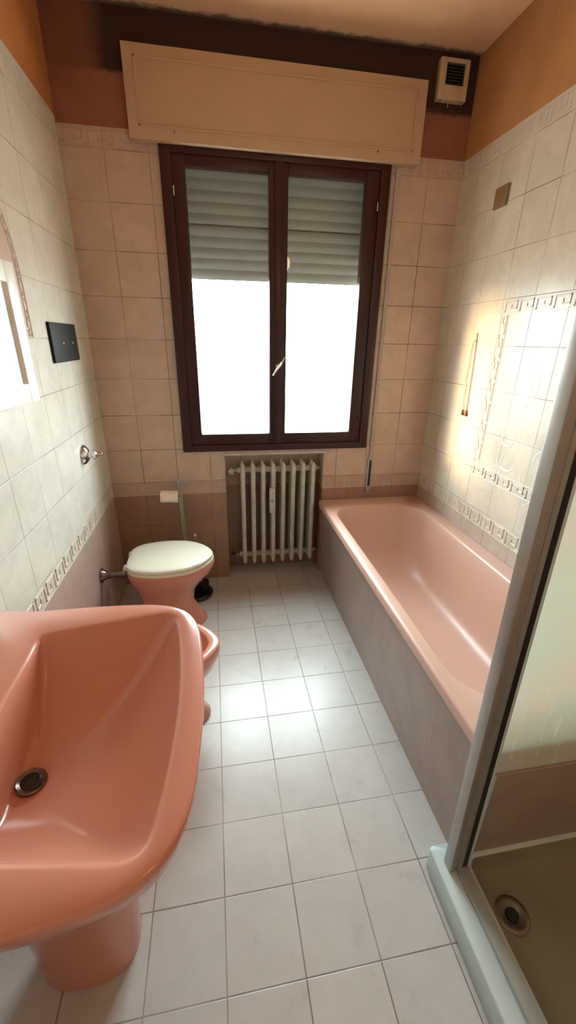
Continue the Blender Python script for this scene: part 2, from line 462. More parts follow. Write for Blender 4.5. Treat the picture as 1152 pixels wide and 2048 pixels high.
# ------------------------------------------------------------------ window
win = struct(empty('window_1', ((.44+1.59)/2, 0, .90)))
def ringframe(bm, x0, x1, z0, z1, wl, wr, wb, wt, y0, y1, bev=.004):
    box(bm, (x0, y0, z0), (x0+wl, y1, z1), bev); box(bm, (x1-wr, y0, z0), (x1, y1, z1), bev)
    box(bm, (x0+wl-.001, y0+.0005, z0), (x1-wr+.001, y1, z0+wb), bev); box(bm, (x0+wl-.001, y0+.0005, z1-wt), (x1-wr+.001, y1, z1), bev)
bm = bmesh.new(); ringframe(bm, .440, 1.592, .900, 2.380, .052, .052, .040, .04, -.022, .045)
part('window_frame', bm, 'wood', win, smooth=True)
sl = bmesh.new(); ringframe(sl, .486, 1.0125, .933, 2.352, .070, .0505, .072, .055, -.012, .040, .006)
ls = part('sash', sl, 'wood', win, smooth=True)
sr = bmesh.new(); ringframe(sr, 1.0115, 1.546, .933, 2.352, .0485, .078, .072, .055, -.012, .040, .006)
rs = part('sash', sr, 'wood', win, smooth=True)
part('astragal', box(bmesh.new(), (.988, -.026, .945), (1.034, -.012, 2.343), .005), 'wood', win, smooth=True)
lg = B((.552, .014, 1.000), (.966, .018, 2.300)); part('pane', lg, 'glass', win)
rg = B((1.056, .014, 1.000), (1.472, .018, 2.300)); part('pane', rg, 'glass', win)
bm = bmesh.new()
lathe(bm, (1.011, -.026, 1.395), (0, -1, 0), [(0, .013), (.004, .013), (.006, .008), (.03, .007), (.032, .004)], 16)
tube(bm, [(.978, -.048, 1.345), (1.000, -.056, 1.378), (1.022, -.056, 1.402), (1.045, -.050, 1.445)], [.003, .0055, .006, .003], 10)
lab(part('handle', bm, 'chrome', win, smooth=True), 'bright metal lever handle')
for hx, hz in ((.497, 2.19), (.497, 1.10), (1.531, 2.185), (1.531, 1.10)):
    bm = bmesh.new(); tube(bm, [(hx, -.026, hz-.02), (hx, -.026, hz+.02)], .004, 10); part('hinge', bm, 'wood' if hz < 2 else 'chrome', win, smooth=True)

# roller shutter outside the glass
bm = bmesh.new(); z = 1.838; k = 0
while z < 2.33:
    n = 8; pr = []
    H = (2.3475-1.838)/10
    for i in range(n+1):
        t = i/n; pr.append((z+H*t, .135-.0035*math.sin(PI*t)))
    pr2 = [(zz, yy+.008) for zz, yy in reversed(pr)]
    sec = pr + pr2
    loft(bm, [[Vector((.486, y, zz)) for zz, y in sec], [Vector((1.546, y, zz)) for zz, y in sec]])
    z += H; k += 1
sh = link('roller_shutter', bm, 'shutter', smooth=True)
tag(sh, 'grey slatted roller shutter lowered halfway outside the window glass', 'roller shutter')

# cover of the shutter box
root = empty('shutter_box_cover', (1.025, 0, 2.365)); tag(root, 'cream painted shutter box cover on the wall above the window', 'shutter box')
X0, X1, Z0, Z1, D = .320, 1.728, 2.368, 2.694, .050
bm = bmesh.new()
box(bm, (X0, -D, Z0), (X1, -.0005, Z1), .004)
part('cover_body', bm, 'box', root, smooth=True)
bm = bmesh.new()
w = .010; a, b, c, d = X0+.045, X1-.045, Z0+.045, Z1-.040
for lo, hi in (((a, c), (b, c+w)), ((a, d-w), (b, d)), ((a, c), (a+w, d)), ((b-w, c), (b, d))):
    box(bm, (lo[0], -D-.0045, lo[1]), (hi[0], -D+.001, hi[1]), .002)
part('molding', bm, 'box', root, smooth=True)
for sx, sz in ((.52, 2.405), (1.50, 2.405), (.50, 2.65), (1.49, 2.65)):
    bm = bmesh.new(); lathe(bm, (sx, -D, sz), (0, -1, 0), [(0, .0045), (.002, .004), (.0025, .001)], 12)
    part('screw', bm, 'dchrome', root, smooth=True)

# extractor fan
root = empty('extractor_fan', (1.862, 0, 2.64)); tag(root, 'square cream extractor fan on the mouldy wall beside the shutter box', 'fan')
bm = bmesh.new()
fx0, fx1, fz0, fz1 = 1.786, 1.938, 2.636, 2.792
ringframe(bm, fx0, fx1, fz0, fz1, .034, .022, .058, .016, -.036, -.001, .004)
part('housing', bm, 'fan', root, smooth=True)
bm = bmesh.new(); box(bm, (fx0+.03, -.012, fz0+.05), (fx1-.018, -.001, fz1-.012))
for i in range(7):
    zz = fz0+.062+i*.0115; box(bm, (fx0+.034, -.030, zz), (fx1-.022, -.011, zz+.004))
part('grille', bm, 'dark', root)
bm = bmesh.new(); tube(bm, [(1.858, -.008, 2.638), (1.858, -.01, 2.618)], .0025, 8); part('pull_cord', bm, 'fan', root)

# shutter strap with its winder
root = empty('shutter_strap', (1.636, 0, .59)); tag(root, 'grey shutter pull strap running down right of the window to its winder', 'shutter strap')
bm = B((1.624, -.010, .80), (1.644, -.0075, 2.385)); part('strap', bm, 'strap', root)
bm = B((1.622, -.016, 2.368), (1.650, -.001, 2.398), .003); part('strap_guide', bm, 'blackmetal', root, smooth=True)
bm = B((1.616, -.008, .585), (1.652, -.0005, .83), .003); part('winder_plate', bm, 'slot', root, smooth=True)
bm = B((1.628, -.0105, .635), (1.643, -.006, .815), .003); part('winder_slot', bm, 'gasket', root, smooth=True)
bm = bmesh.new()
for sx in (1.622, 1.646): lathe(bm, (sx, -.008, .600), (0, -1, 0), [(0, .004), (.003, .003)], 10)
part('screw', bm, 'blackmetal', root)

# ------------------------------------------------------------------ radiator
root = empty('radiator', (1.025, .07, .08)); tag(root, 'cast iron column radiator with eight sections in the niche under the window', 'radiator')
NSEC = 8; xa, xb = .795, 1.256
def rsection(cx):
    bm = bmesh.new(); w = .0145
    for yc, rr in ((.020, .0135), (.075, .011), (.125, .0135)):
        rings = []
        for z, s_ in ((.085, .25), (.092, .75), (.11, 1.0), (.20, .95), (.45, .95), (.68, .95), (.765, 1.0), (.79, .8), (.805, .3)):
            rings.append([Vector((cx+w*s_*math.copysign(abs(math.cos(t))**.8, math.cos(t)), yc+rr*s_*math.copysign(abs(math.sin(t))**.8, math.sin(t)), z)) for t in [2*PI*k/14 for k in range(14)]])
        loft(bm, rings)
    # the webs that join the columns at top and bottom
    for zc in (.752, .135):
        tube(bm, [(cx, .016, zc), (cx, .128, zc)], .016, 12)
        tube(bm, [(cx-.0335, .072, zc), (cx-.02, .072, zc), (cx, .072, zc), (cx+.02, .072, zc), (cx+.0335, .072, zc)], [.019, .021, .021, .021, .019], 14)
    box(bm, (cx-.002, .022, .125), (cx+.002, .124, .76))  # plate added between the columns so the gaps look darker
    return bm
pitch = (xb-xa)/(NSEC-1)
for i in range(NSEC): part('section', rsection(xa+i*pitch), 'radi', root, smooth=True, angle=50)
for zc in (.752, .135):
    bm = bmesh.new(); lathe(bm, (xb+.025, .072, zc), (1, 0, 0), [(0, .020), (.012, .020), (.014, .011), (.028, .011)], 8)
    part('end_plug', bm, 'radi', root)
bm = bmesh.new()
tube(bm, [(xa-.03, .072, .752), (.722, .072, .752)], .009, 12); lathe(bm, (.722, .09, .752), (0, -1, 0), [(0, .014), (.03, .014), (.034, .018), (.055, .018), (.056, .012), (.050, .010)], 18)
part('valve', bm, 'radi', root, smooth=True)
bm = bmesh.new(); tube(bm, [(xa-.03, .072, .135), (.722, .072, .135)], .009, 12); lathe(bm, (.722, .09, .135), (0, -1, 0), [(0, .012), (.03, .012), (.033, .016), (.05, .014)], 18)
tube(bm, [(.722, .075, .135), (.722, .075, .752)], .006, 10) if False else None
lab(part('valve', bm, 'dchrome', root, smooth=True), 'tarnished lower valve')
# heat meter clipped on the fourth section
mx_ = xa+3*pitch-.012
hm = part('heat_meter', B((mx_-.018, -.018, .475), (mx_+.020, .008, .645), .005), 'radi', root, smooth=True)
bm = bmesh.new()
lathe(bm, (mx_, -.018, .56), (0, -1, 0), [(0, .013), (.004, .012), (.0045, .004)], 20)
for v in bm.verts: v.co -= root.location
link('dial', bm, 'slot', hm, smooth=True)

# ------------------------------------------------------------------ bathtub
root = empty('bathtub', (1.66, -.90, 0)); tag(root, 'pink built-in bathtub with mauve tiled side along the right wall', 'bathtub')
TY0, TY1 = -.004, -1.822
def rrect(x0, x1, y0, y1, r, z, n=20):
    """rounded rectangle, r = radii (x0y1, x1y1, x1y0, x0y0)"""
    cs = [(x0+r[0], y1-r[0], r[0], PI/2, PI), (x0+r[3], y0+r[3], r[3], PI, 3*PI/2), (x1-r[2], y0+r[2], r[2], 3*PI/2, 2*PI), (x1-r[1], y1-r[1], r[1], 0, PI/2)]
    out = []
    for cx, cy, rr, a0, a1 in cs:
        for k in range(n): 
            t = a0+(a1-a0)*k/(n-1); out.append(Vector((cx+rr*math.cos(t), cy+rr*math.sin(t), z)))
    return out
ZR = .547
ox0, ox1, oy0, oy1 = 1.296, 1.9985, TY1, TY0
def R4(a): return (a, a, a, a)
rings = [rrect(ox0+.010, ox1-.004, oy0+.006, oy1-.002, R4(.01), .505),
         rrect(ox0, ox1, oy0, oy1, R4(.012), .507),
         rrect(ox0, ox1, oy0, oy1, R4(.012), ZR-.010),
         rrect(ox0+.003, ox1, oy0+.003, oy1, R4(.012), ZR-.003),
         rrect(ox0+.010, ox1-.002, oy0+.010, oy1-.002, R4(.012), ZR),
         rrect(1.342, 1.925, -1.735, -.115, (.16, .20, .20, .17), ZR),
         rrect(1.349, 1.917, -1.727, -.123, (.16, .20, .20, .17), ZR-.003),
         rrect(1.354, 1.911, -1.720, -.131, (.16, .20, .20, .17), ZR-.012),
         rrect(1.362, 1.902, -1.712, -.15, (.16, .20, .20, .17), ZR-.06),
         rrect(1.374, 1.890, -1.702, -.19, (.16, .20, .20, .17), .40),
         rrect(1.386, 1.878, -1.690, -.25, (.16, .20, .20, .17), .28),
         rrect(1.404, 1.860, -1.67, -.33, (.16, .19, .19, .17), .20),
         rrect(1.435, 1.830, -1.63, -.42, (.14, .16, .16, .14), .165),
         rrect(1.48, 1.78, -1.56, -.52, (.12, .12, .12, .12), .155)]
bm = loft(bmesh.new(), rings, False, True)
part('tub_shell', bm, 'tub', root, smooth=True, angle=50)
bm = bmesh.new(); lathe(bm, (1.63, -1.50, .152), (0, 0, 1), [(0, .03), (.006, .03), (.007, .022), (.004, .02)], 24)
part('drain', bm, 'chrome', root, smooth=True)
bm = bmesh.new(); box(bm, (1.328, TY1+.002, .001), (1.345, TY0, .508)); part('side_panel', bm, 'apron', root)
bm = bmesh.new(); box(bm, (1.345, TY1, .001), (1.9985, TY1+.02, .508)); part('end_panel', bm, 'apron', root)

# ------------------------------------------------------------------ shower
SX0, SY1, SY0 = 1.223, -1.826, -2.72
root = empty('shower_tray', (1.61, -2.27, 0)); tag(root, 'low shower tray with a white rim and dim floor in the front right corner', 'shower tray')
bm = bmesh.new()
rr = lambda i, z, r=.012: rrect(SX0+i, 1.9985, SY0, SY1-i*.4, (r, .004, .004, .004), z, 10)
loft(bm, [rr(.006, .001), rr(.0, .012), rr(.0, .0945), rr(.0015, .0985), rr(.004, .100),
          rrect(1.318, 1.975, SY0+.03, -1.868, R4(.03), .100, 10), rrect(1.324, 1.969, SY0+.036, -1.874, R4(.03), .094, 10)], True, False)
part('rim', bm, 'traywhite', root, smooth=True, angle=50)
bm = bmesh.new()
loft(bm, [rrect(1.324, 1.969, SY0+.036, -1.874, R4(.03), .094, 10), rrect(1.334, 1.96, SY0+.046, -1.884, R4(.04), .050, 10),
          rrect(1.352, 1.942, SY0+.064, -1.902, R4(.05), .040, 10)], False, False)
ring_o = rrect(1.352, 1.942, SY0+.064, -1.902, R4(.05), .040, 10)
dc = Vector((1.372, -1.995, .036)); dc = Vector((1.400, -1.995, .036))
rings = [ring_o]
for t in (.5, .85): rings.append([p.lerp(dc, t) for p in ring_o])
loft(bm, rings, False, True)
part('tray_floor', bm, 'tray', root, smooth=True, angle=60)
bm = bmesh.new(); lathe(bm, (1.400, -1.995, .0375), (0, 0, 1), [(0, .046), (.003, .046), (.0045, .040), (.003, .030), (.001, .022)], 32)
dr = part('drain', bm, 'dchrome', root, smooth=True)
bm = bmesh.new(); lathe(bm, (1.400, -1.995, .040), (0, 0, 1), [(0, .018), (.0025, .017)], 24)
part('drain_hole', bm, 'gasket', root, smooth=True)

root = empty('shower_enclosure', (1.29, -1.885, .10)); tag(root, 'aluminium framed shower enclosure with milky stained end panel at the foot of the bathtub', 'shower enclosure')
LEAN = -.022
def lean(bm):
    for v in bm.verts: v.co.x += LEAN*(v.co.z-.10)
    return bm
ZT = 1.95
bm = B((1.272, SY0+.01, .1005), (1.306, -1.895, .118), .002); part('bottom_rail', bm, 'rail', root, smooth=True)
bm = B((1.236, SY0+.01, ZT-.03), (1.275, -1.905, ZT), .003); part('top_rail', bm, 'alu', root, smooth=True)
bm = bmesh.new()
box(bm, (1.248, -1.902, .1005), (1.264, -1.868, ZT), .004); box(bm, (1.262, -1.8985, .1005), (1.276, -1.872, ZT), .002); box(bm, (1.274, -1.901, .1005), (1.288, -1.876, ZT), .003)
part('corner_post', lean(bm), 'alu', root, smooth=True)
bm = B((1.287, -1.9005, .1005), (1.303, -1.880, ZT), .002); part('gasket', lean(bm), 'gasket', root, smooth=True)
bm = B((1.3025, -1.9005, .1005), (1.311, -1.876, ZT), .002); part('edge_profile', lean(bm), 'traywhite', root, smooth=True)
bm = bmesh.new()
xp0 = 1.305
box(bm, (xp0-.006, -1.856, .445), (1.9975, -1.850, ZT-.02)); 
part('end_panel', bm, 'panel', root)
bm = B((xp0-.006, -1.866, .1005), (xp0+.042, -1.850, .445), .002); part('wall_profile', bm, 'traywhite', root, smooth=True)
bm = B((xp0-.006, -1.8665, ZT-.03), (1.997, -1.846, ZT), .002); part('head_profile', bm, 'alu', root, smooth=True)
# dark tiled upstand between tub and tray, below the panel
struct(link('trim_15', box(bmesh.new(), (1.305, -1.864, .1005), (1.9985, -1.8235, .444), .003), 'apron'))

# ------------------------------------------------------------------ washbasin
BC = -1.845
root = empty('washbasin', (.0, BC, 0)); tag(root, 'large pink ceramic washbasin on a pedestal in the left foreground', 'washbasin')
outer = smoothloop([(.002, .352), (.15, .353), (.30, .352), (.42, .343), (.492, .325), (.545, .285), (.572, .22), (.583, .13), (.588, .0)], 128, BC)
# start of the loop is the back; close back side straight
inner = smoothloop([(.186, .05), (.186, .15), (.184, .225), (.190, .241), (.206, .246), (.30, .262), (.44, .284), (.482, .288), (.508, .274), (.518, .246), (.529, .18), (.537, .09), (.540, 0)], 128, BC)
def rot_to(loop, ref):
    n = len(loop); best = min(range(n), key=lambda i: (loop[i]-ref).length)
    return loop[best:]+loop[:best]
outer = rot_to(outer, Vector((.588, BC, 0))); inner = rot_to(inner, Vector((.543, BC, 0)))
# pair the inner loop with the outer by angle round a common centre so that the rim does not twist
def by_angle(loop, c, n=128):
    out = []
    for k in range(n):
        a = 2*PI*k/n; d = Vector((math.cos(a), math.sin(a), 0)); best = None
        for i in range(len(loop)):
            p, q = loop[i]-c, loop[(i+1) % len(loop)]-c
            e = q-p; den = d.x*e.y-d.y*e.x
            if abs(den) < 1e-12: continue
            t = (p.x*e.y-p.y*e.x)/den; u = (p.x*d.y-p.y*d.x)/den
            if t > 0 and -1e-6 <= u <= 1+1e-6 and (best is None or t > best): best = t
        out.append(c + d*best)
    return out
cc = Vector((.33, BC, 0)); outer = by_angle(outer, cc, 160); inner = by_angle(inner, cc, 160)
ZB = .850
rings = []
und = lambda s_, z, dx: [Vector((max(.003, .30+(p.x-.30)*s_+dx), BC+(p.y-BC)*s_, z)) for p in outer]
rings += [und(.35, .640, -.07), und(.50, .645, -.06), und(.66, .665, -.045), und(.80, .705, -.03), und(.90, .755, -.015), und(.945, .778, -.008)]
rings += [at_z(inset(outer, .014), .792), at_z(inset(outer, .006), .815), at_z(outer, ZB-.016), at_z(outer, ZB-.007)]
rings += [at_z(inset(outer, .002), ZB-.0025), at_z(inset(outer, .007), ZB)]
rings += [at_z(inset(inner, -.008), ZB+.0005), at_z(inner, ZB-.002), at_z(inset(inner, .006), ZB-.009)]
dcx, dcy, zb_ = .234, BC-.028, .690
I0 = inset(inner, .006)
def bowl(t):
    out = []
    for p in I0:
        L = math.hypot(p.x-dcx, p.y-dcy); e = min(9, max(2.9, 2.9*.22/L)); g = 1-(1-t)**e
        out.append(Vector((p.x+(dcx-p.x)*t, p.y+(dcy-p.y)*t, ZB-.009-(ZB-.009-zb_)*g)))
    return out
for t in (.04, .09, .15, .22, .30, .40, .50, .60, .70, .80, .88): rings.append(bowl(t))
bm = loft(bmesh.new(), rings, True, True)
for v in bm.verts:
    if v.co.x < .004: v.co.x = .0015
part('basin', bm, 'pink', root, smooth=True, angle=60)
bm = bmesh.new(); lathe(bm, (dcx, dcy, zb_-.004), (.12, 0, 1), [(0, .029), (.012, .029), (.0145, .027), (.012, .022), (.010, .019)], 32)
dr = part('drain', bm, 'dchrome', root, smooth=True)
bm = bmesh.new()
lathe(bm, (dcx, dcy, zb_+.004), (.12, 0, 1), [(0, .0195), (.003, .0195), (.005, .015), (.0055, .004)], 28)
for ring_n, rad in ((10, .0135), (5, .007)):
    for k in range(ring_n):
        a = 2*PI*k/ring_n; lathe(bm, (dcx+rad*math.cos(a), dcy+rad*math.sin(a), zb_+.0075), (.12, 0, 1), [(0, .0018), (.0022, .0013)], 8)
part('strainer', bm, 'blackmetal', root, smooth=True)
# pedestal, a D in plan that narrows downwards
def dshape(x1, hw, z, x0=.012):
    return at_z(smoothloop([(x0, hw*.97), (x0+(x1-x0)*.35, hw), (x0+(x1-x0)*.62, hw*.93), (x0+(x1-x0)*.84, hw*.68), (x0+(x1-x0)*.96, hw*.32), (x1, 0)], 64, BC), z)
def oval(x0, x1, hw, z): return [Vector(((x0+x1)/2+(x1-x0)/2*math.copysign(abs(math.cos(t))**.8, math.cos(t)), BC+hw*math.copysign(abs(math.sin(t))**.8, math.sin(t)), z)) for t in [2*PI*k/64 for k in range(64)]]
bm = loft(bmesh.new(), [oval(.12, .365, .092, .001), oval(.12, .365, .090, .02), oval(.115, .372, .088, .12), oval(.105, .39, .092, .30), oval(.09, .41, .105, .48), oval(.07, .43, .125, .60), oval(.05, .44, .135, .655)])
part('pedestal', bm, 'pink', root, smooth=True, angle=60)

# ------------------------------------------------------------------ toilet
TC = -.440
root = empty('toilet', (.36, TC, 0)); tag(root, 'pink ceramic toilet with a closed ivory seat beside the left wall', 'toilet')
def egg(x0, x1, hw, blunt=.62):
    L = x1-x0
    return smoothloop([(x0, hw*blunt*.5), (x0+.006, hw*blunt*.9), (x0+L*.10, hw*.82), (x0+L*.28, hw*.97), (x0+L*.48, hw), (x0+L*.70, hw*.90), (x0+L*.86, hw*.64), (x0+L*.96, hw*.32), (x1, 0)], 96, TC)
rs_ = [at_z(egg(.17, .535, .125), .001), at_z(egg(.17, .535, .124), .015), at_z(egg(.185, .505, .108), .06), at_z(egg(.19, .465, .100), .14), at_z(egg(.18, .475, .112), .215),
       at_z(egg(.165, .52, .138), .275), at_z(egg(.148, .568, .163), .325), at_z(egg(.14, .590, .174), .365), at_z(egg(.14, .594, .176), .388), at_z(egg(.143, .590, .173), .394)]
part('bowl', loft(bmesh.new(), rs_), 'pink', root, smooth=True, angle=60)
e1 = egg(.140, .592, .180)
bm = loft(bmesh.new(), [at_z(inset(e1, .004), .3945), at_z(e1, .398), at_z(e1, .409), at_z(inset(e1, .005), .414)])
part('seat', bm, 'seat', root, smooth=True, angle=50)
e2 = egg(.138, .588, .180)
bm = loft(bmesh.new(), [at_z(inset(e2, .010), .4145), at_z(inset(e2, .003), .417), at_z(e2, .422), at_z(e2, .430), at_z(inset(e2, .003), .434)] + [at_z(scaled(e2, .37, TC, k_, k_), z_) for k_, z_ in ((.96, .4375), (.86, .4405), (.65, .4425), (.35, .4435), (.1, .444))] + [])
part('lid', bm, 'lid', root, smooth=True, angle=50)
for sy in (-.075, .075):
    bm = bmesh.new(); tube(bm, [(.135, TC+sy-.015, .415), (.135, TC+sy+.015, .415)], .011, 14); part('hinge', bm, 'seat', root, smooth=True)
fp = bmesh.new()
py = TC-.045
tube(fp, [(.004, py, .362), (.10, py, .362), (.16, py, .360)], .017, 18)
lathe(fp, (.0015, py, .362), (1, 0, 0), [(0, .040), (.004, .040), (.012, .030), (.026, .024), (.028, .021), (.045, .020)], 28)
lathe(fp, (.105, py, .362), (1, 0, 0), [(0, .020), (.002, .024), (.022, .024), (.024, .019)], 24)
lab(part('flush_pipe', fp, 'dchrome', root, smooth=True), 'dark chrome flush pipe with wall flange')
bm = bmesh.new(); lathe(bm, (.40, TC, .0012), (0, 0, 1), [(0, .001), (.001, .001)], 6); bm.free()

# ------------------------------------------------------------------ bidet
DC = -1.130
root = empty('bidet', (.34, DC, 0)); tag(root, 'pink ceramic bidet between the toilet and the washbasin', 'bidet')
def eggb(x0, x1, hw):
    L = x1-x0
    return smoothloop([(x0, hw*.5), (x0+.006, hw*.80), (x0+L*.12, hw*.93), (x0+L*.40, hw), (x0+L*.62, hw*.99), (x0+L*.80, hw*.80), (x0+L*.93, hw*.46), (x1, 0)], 96, DC)
o = eggb(.06, .612, .178); i_ = eggb(.20, .568, .135)
cc = Vector((.40, DC, 0)); i_ = by_angle(i_, cc, 96)
def ob(x0, x1, hw, z): return at_z(by_angle(eggb(x0, x1, hw), Vector(((x0+x1)/2+.05, DC, 0)), 96), z)
oo = by_angle(o, cc, 96)
rs_ = [ob(.10, .555, .118, .001), ob(.10, .556, .117, .02), ob(.11, .520, .100, .075), ob(.11, .505, .100, .14), ob(.09, .535, .125, .21), ob(.07, .585, .155, .275), ob(.06, .606, .172, .325), at_z(oo, .350), at_z(oo, .380),
       at_z(inset(oo, .003), .387), at_z(inset(oo, .009), .390), at_z(inset(i_, -.006), .390), at_z(i_, .387), at_z(inset(i_, .005), .378)]
c0 = Vector((.36, DC, 0))
for t, z in ((.05, .34), (.12, .29), (.25, .25), (.45, .235), (.75, .228), (.92, .226)):
    rs_.append([Vector((p.x+(c0.x-p.x)*t, p.y+(c0.y-p.y)*t, z)) for p in inset(i_, .005)])
part('bowl', loft(bmesh.new(), rs_), 'pink', root, smooth=True, angle=60)
bm = bmesh.new(); lathe(bm, (.36, DC, .224), (0, 0, 1), [(0, .028), (.005, .028), (.006, .02), (.003, .016)], 24); part('drain', bm, 'chrome', root, smooth=True)
bm = bmesh.new()
lathe(bm, (.125, DC, .390), (0, 0, 1), [(0, .024), (.006, .024), (.01, .017), (.05, .016), (.055, .010)], 20)
tube(bm, [(.125, DC, .425), (.16, DC, .437), (.20, DC, .435), (.225, DC, .420)], [.010, .010, .009, .008], 12)
part('faucet', bm, 'chrome', root, smooth=True)

# ------------------------------------------------------------------ toilet roll and brush stand
root = empty('toilet_brush_stand', (.45, -.165, 0)); tag(root, 'metal standing toilet brush and paper holder behind the toilet', 'brush stand')
bx, by = .405, -.105
bm = bmesh.new(); lathe(bm, (.462, -.175, .0012), (0, 0, 1), [(0, .105), (.010, .108), (.016, .102), (.020, .088), (.016, .04)], 36)
lab(part('base', bm, 'blackmetal', root, smooth=True), 'dark round base')
bm = bmesh.new()
tube(bm, [(bx+.004, by, .017), (bx+.002, by, .40), (bx-.002, by, .69), (bx-.004, by, .745)], .0065, 12)
tube(bm, [(bx+.016, by, .017), (bx+.014, by, .40), (bx+.008, by, .69), (bx+.012, by, .725), (bx+.006, by, .762)], .005, 12)
lathe(bm, (bx-.004, by, .742), (0, 0, 1), [(0, .007), (.006, .011), (.016, .009), (.022, .003)], 14)
part('pole', bm, 'slot', root, smooth=True)
bm = bmesh.new(); tube(bm, [(bx, by, .655), (bx-.03, by, .655), (.285, by, .652), (.280, by, .662)], .004, 10); part('roll_arm', bm, 'slot', root, smooth=True)
bm = bmesh.new(); lathe(bm, (.500, -.155, .018), (0, 0, 1), [(0, .040), (.004, .044), (.05, .046), (.055, .046), (.054, .040)], 28); part('brush_cup', bm, 'blackmetal', root, smooth=True)
bm = bmesh.new(); tube(bm, [(.500, -.155, .05), (.490, -.150, .28), (.480, -.145, .395)], .005, 10)
bh = part('brush_handle', bm, 'slot', root, smooth=True)
bm = bmesh.new(); bmesh.ops.create_icosphere(bm, subdivisions=3, radius=.011, matrix=Matrix.Translation((.479, -.145, .405)))
for v in bm.verts: v.co -= root.location
link('knob', bm, 'radi', bh, smooth=True)

root = empty('toilet_paper_roll', (.345, by, .652)); tag(root, 'small cream toilet paper roll on the arm of the brush stand', 'toilet paper')
bm = bmesh.new(); r0, r1 = .036, .019
a_, b_ = .293, .395
lathe_pts = [(0, r1), (0, r0-.001), (.001, r0), (b_-a_-.001, r0), (b_-a_, r0-.001), (b_-a_, r1)]
ax = Vector((1, 0, -.05)).normalized()
n = 32; rings = []
A = ax.orthogonal().normalized(); Bv = ax.cross(A); bs = Vector((a_, by, .656))
for h, r in lathe_pts + [lathe_pts[0]]: rings.append([bs+ax*h+(A*math.cos(2*PI*k/n)+Bv*math.sin(2*PI*k/n))*r for k in range(n)])
loft(bm, rings, False, False)
part('paper', bm, 'paper', root, smooth=True)
bm = bmesh.new(); rings = []
for h, r in ((.0015, .0175), (.0015, .0195), (.1, .0195), (.1, .0175), (.0015, .0175)): rings.append([bs+ax*h+(A*math.cos(2*PI*k/n)+Bv*math.sin(2*PI*k/n))*r for k in range(n)])
loft(bm, rings, False, False); lab(part('core', bm, 'dchrome', root, smooth=True), 'dark inner tube')

# ------------------------------------------------------------------ left wall: plate, valve, mirror
root = empty('flush_plate', (0, -.425, 1.43)); tag(root, 'black rectangular plate with two small round dimples on the left wall', 'wall plate')
bm = B((-.0005, -.594, 1.430), (.012, -.258, 1.585), .004); part('plate', bm, 'black', root, smooth=True)
for y in (-.466, -.340):
    bm = bmesh.new(); lathe(bm, (.012, y, 1.506), (1, 0, 0), [(0, .006), (.003, .0055), (.004, .003)], 14); part('screw_cap', bm, 'slot', root, smooth=True)

root = empty('wall_valve', (0, -.42, 1.0)); tag(root, 'round chrome stopcock on the left wall below the black plate', 'valve')
bm = bmesh.new(); lathe(bm, (.0008, -.425, 1.005), (1, 0, 0), [(0, .047), (.003, .048), (.010, .044), (.022, .030), (.026, .022)], 36)
part('rosette', bm, 'chrome', root, smooth=True)
bm = bmesh.new(); lathe(bm, (.024, -.425, 1.005), (1, 0, 0), [(0, .017), (.014, .017), (.018, .020), (.036, .019), (.040, .010), (.062, .006), (.064, .003)], 24)
part('spindle', bm, 'chrome', root, smooth=True)
bm = bmesh.new(); tube(bm, [(.050, -.425, 1.03), (.050, -.425, .98)], .005, 10); part('lever', bm, 'chrome', root, smooth=True)

root = empty('mirror', (0, -1.4, 1.33)); tag(root, 'white framed mirror hanging on the left wall at the frame edge', 'mirror')
my0, my1, mz0, mz1 = -1.55, -.955, 1.333, 1.735
bm = bmesh.new()
def yframe(bm, y0, y1, z0, z1, w, x0, x1, bev):
    box(bm, (x0, y0, z0), (x1, y0+w, z1), bev); box(bm, (x0, y1-w, z0), (x1, y1, z1), bev)
    box(bm, (x0, y0+w-.001, z0), (x1-.0005, y1-w+.001, z0+w), bev); box(bm, (x0, y0+w-.001, z1-w), (x1-.0005, y1-w+.001, z1), bev)
yframe(bm, my0, my1, mz0, mz1, .058, .002, .022, .003)
MR = Matrix.Rotation(-math.radians(3.7), 4, 'Z'); MP = Vector((.002, my0, 0))
def swing(bm):
    for v in bm.verts: v.co = MR @ (v.co-MP) + MP
    return bm
swing(bm); part('frame', bm, 'white', root, smooth=True)
bm = swing(B((.002, my0+.055, mz0+.055), (.012, my1-.055, mz1-.055))); part('mirror_glass', bm, 'mirror', root)

# ------------------------------------------------------------------ right wall: cord and plate
root = empty('pull_cord', (W, -.40, 1.16)); tag(root, 'ochre emergency cord looped on the right wall ending in two brown toggles', 'cord')
bm = bmesh.new()
tube(bm, [(W-.0035, -.392, 1.585), (W-.004, -.402, 1.50), (W-.004, -.412, 1.35), (W-.004, -.420, 1.19)], .0022, 8)
pts = [(W-.0035, -.398, 1.535), (W-.004, -.388, 1.552), (W-.004, -.372, 1.540), (W-.004, -.368, 1.50), (W-.004, -.372, 1.42), (W-.004, -.366, 1.36), (W-.004, -.378, 1.325), (W-.004, -.374, 1.25), (W-.004, -.388, 1.19)]
tube(bm, pts, .0015, 8)
part('cord', bm, 'cord', root, smooth=True)
for y in (-.388, -.422):
    bm = bmesh.new(); lathe(bm, (W-.0075, y, 1.165), (0, 0, 1), [(0, .0045), (.002, .006), (.028, .0045), (.032, .002)], 14); part('toggle', bm, 'toggle', root, smooth=True)
bm = bmesh.new(); lathe(bm, (W-.0008, -.394, 1.545), (-1, 0, 0), [(0, .006), (.004, .005), (.006, .002)], 12); part('hook', bm, 'cord', root, smooth=True)
pl = link('cover_plate', box(bmesh.new(), (W-.010, -.440, 2.120), (W+.0005, -.346, 2.203), .002), 'patch', smooth=True)
tag(pl, 'small ochre cover plate high on the right wall', 'cover plate')

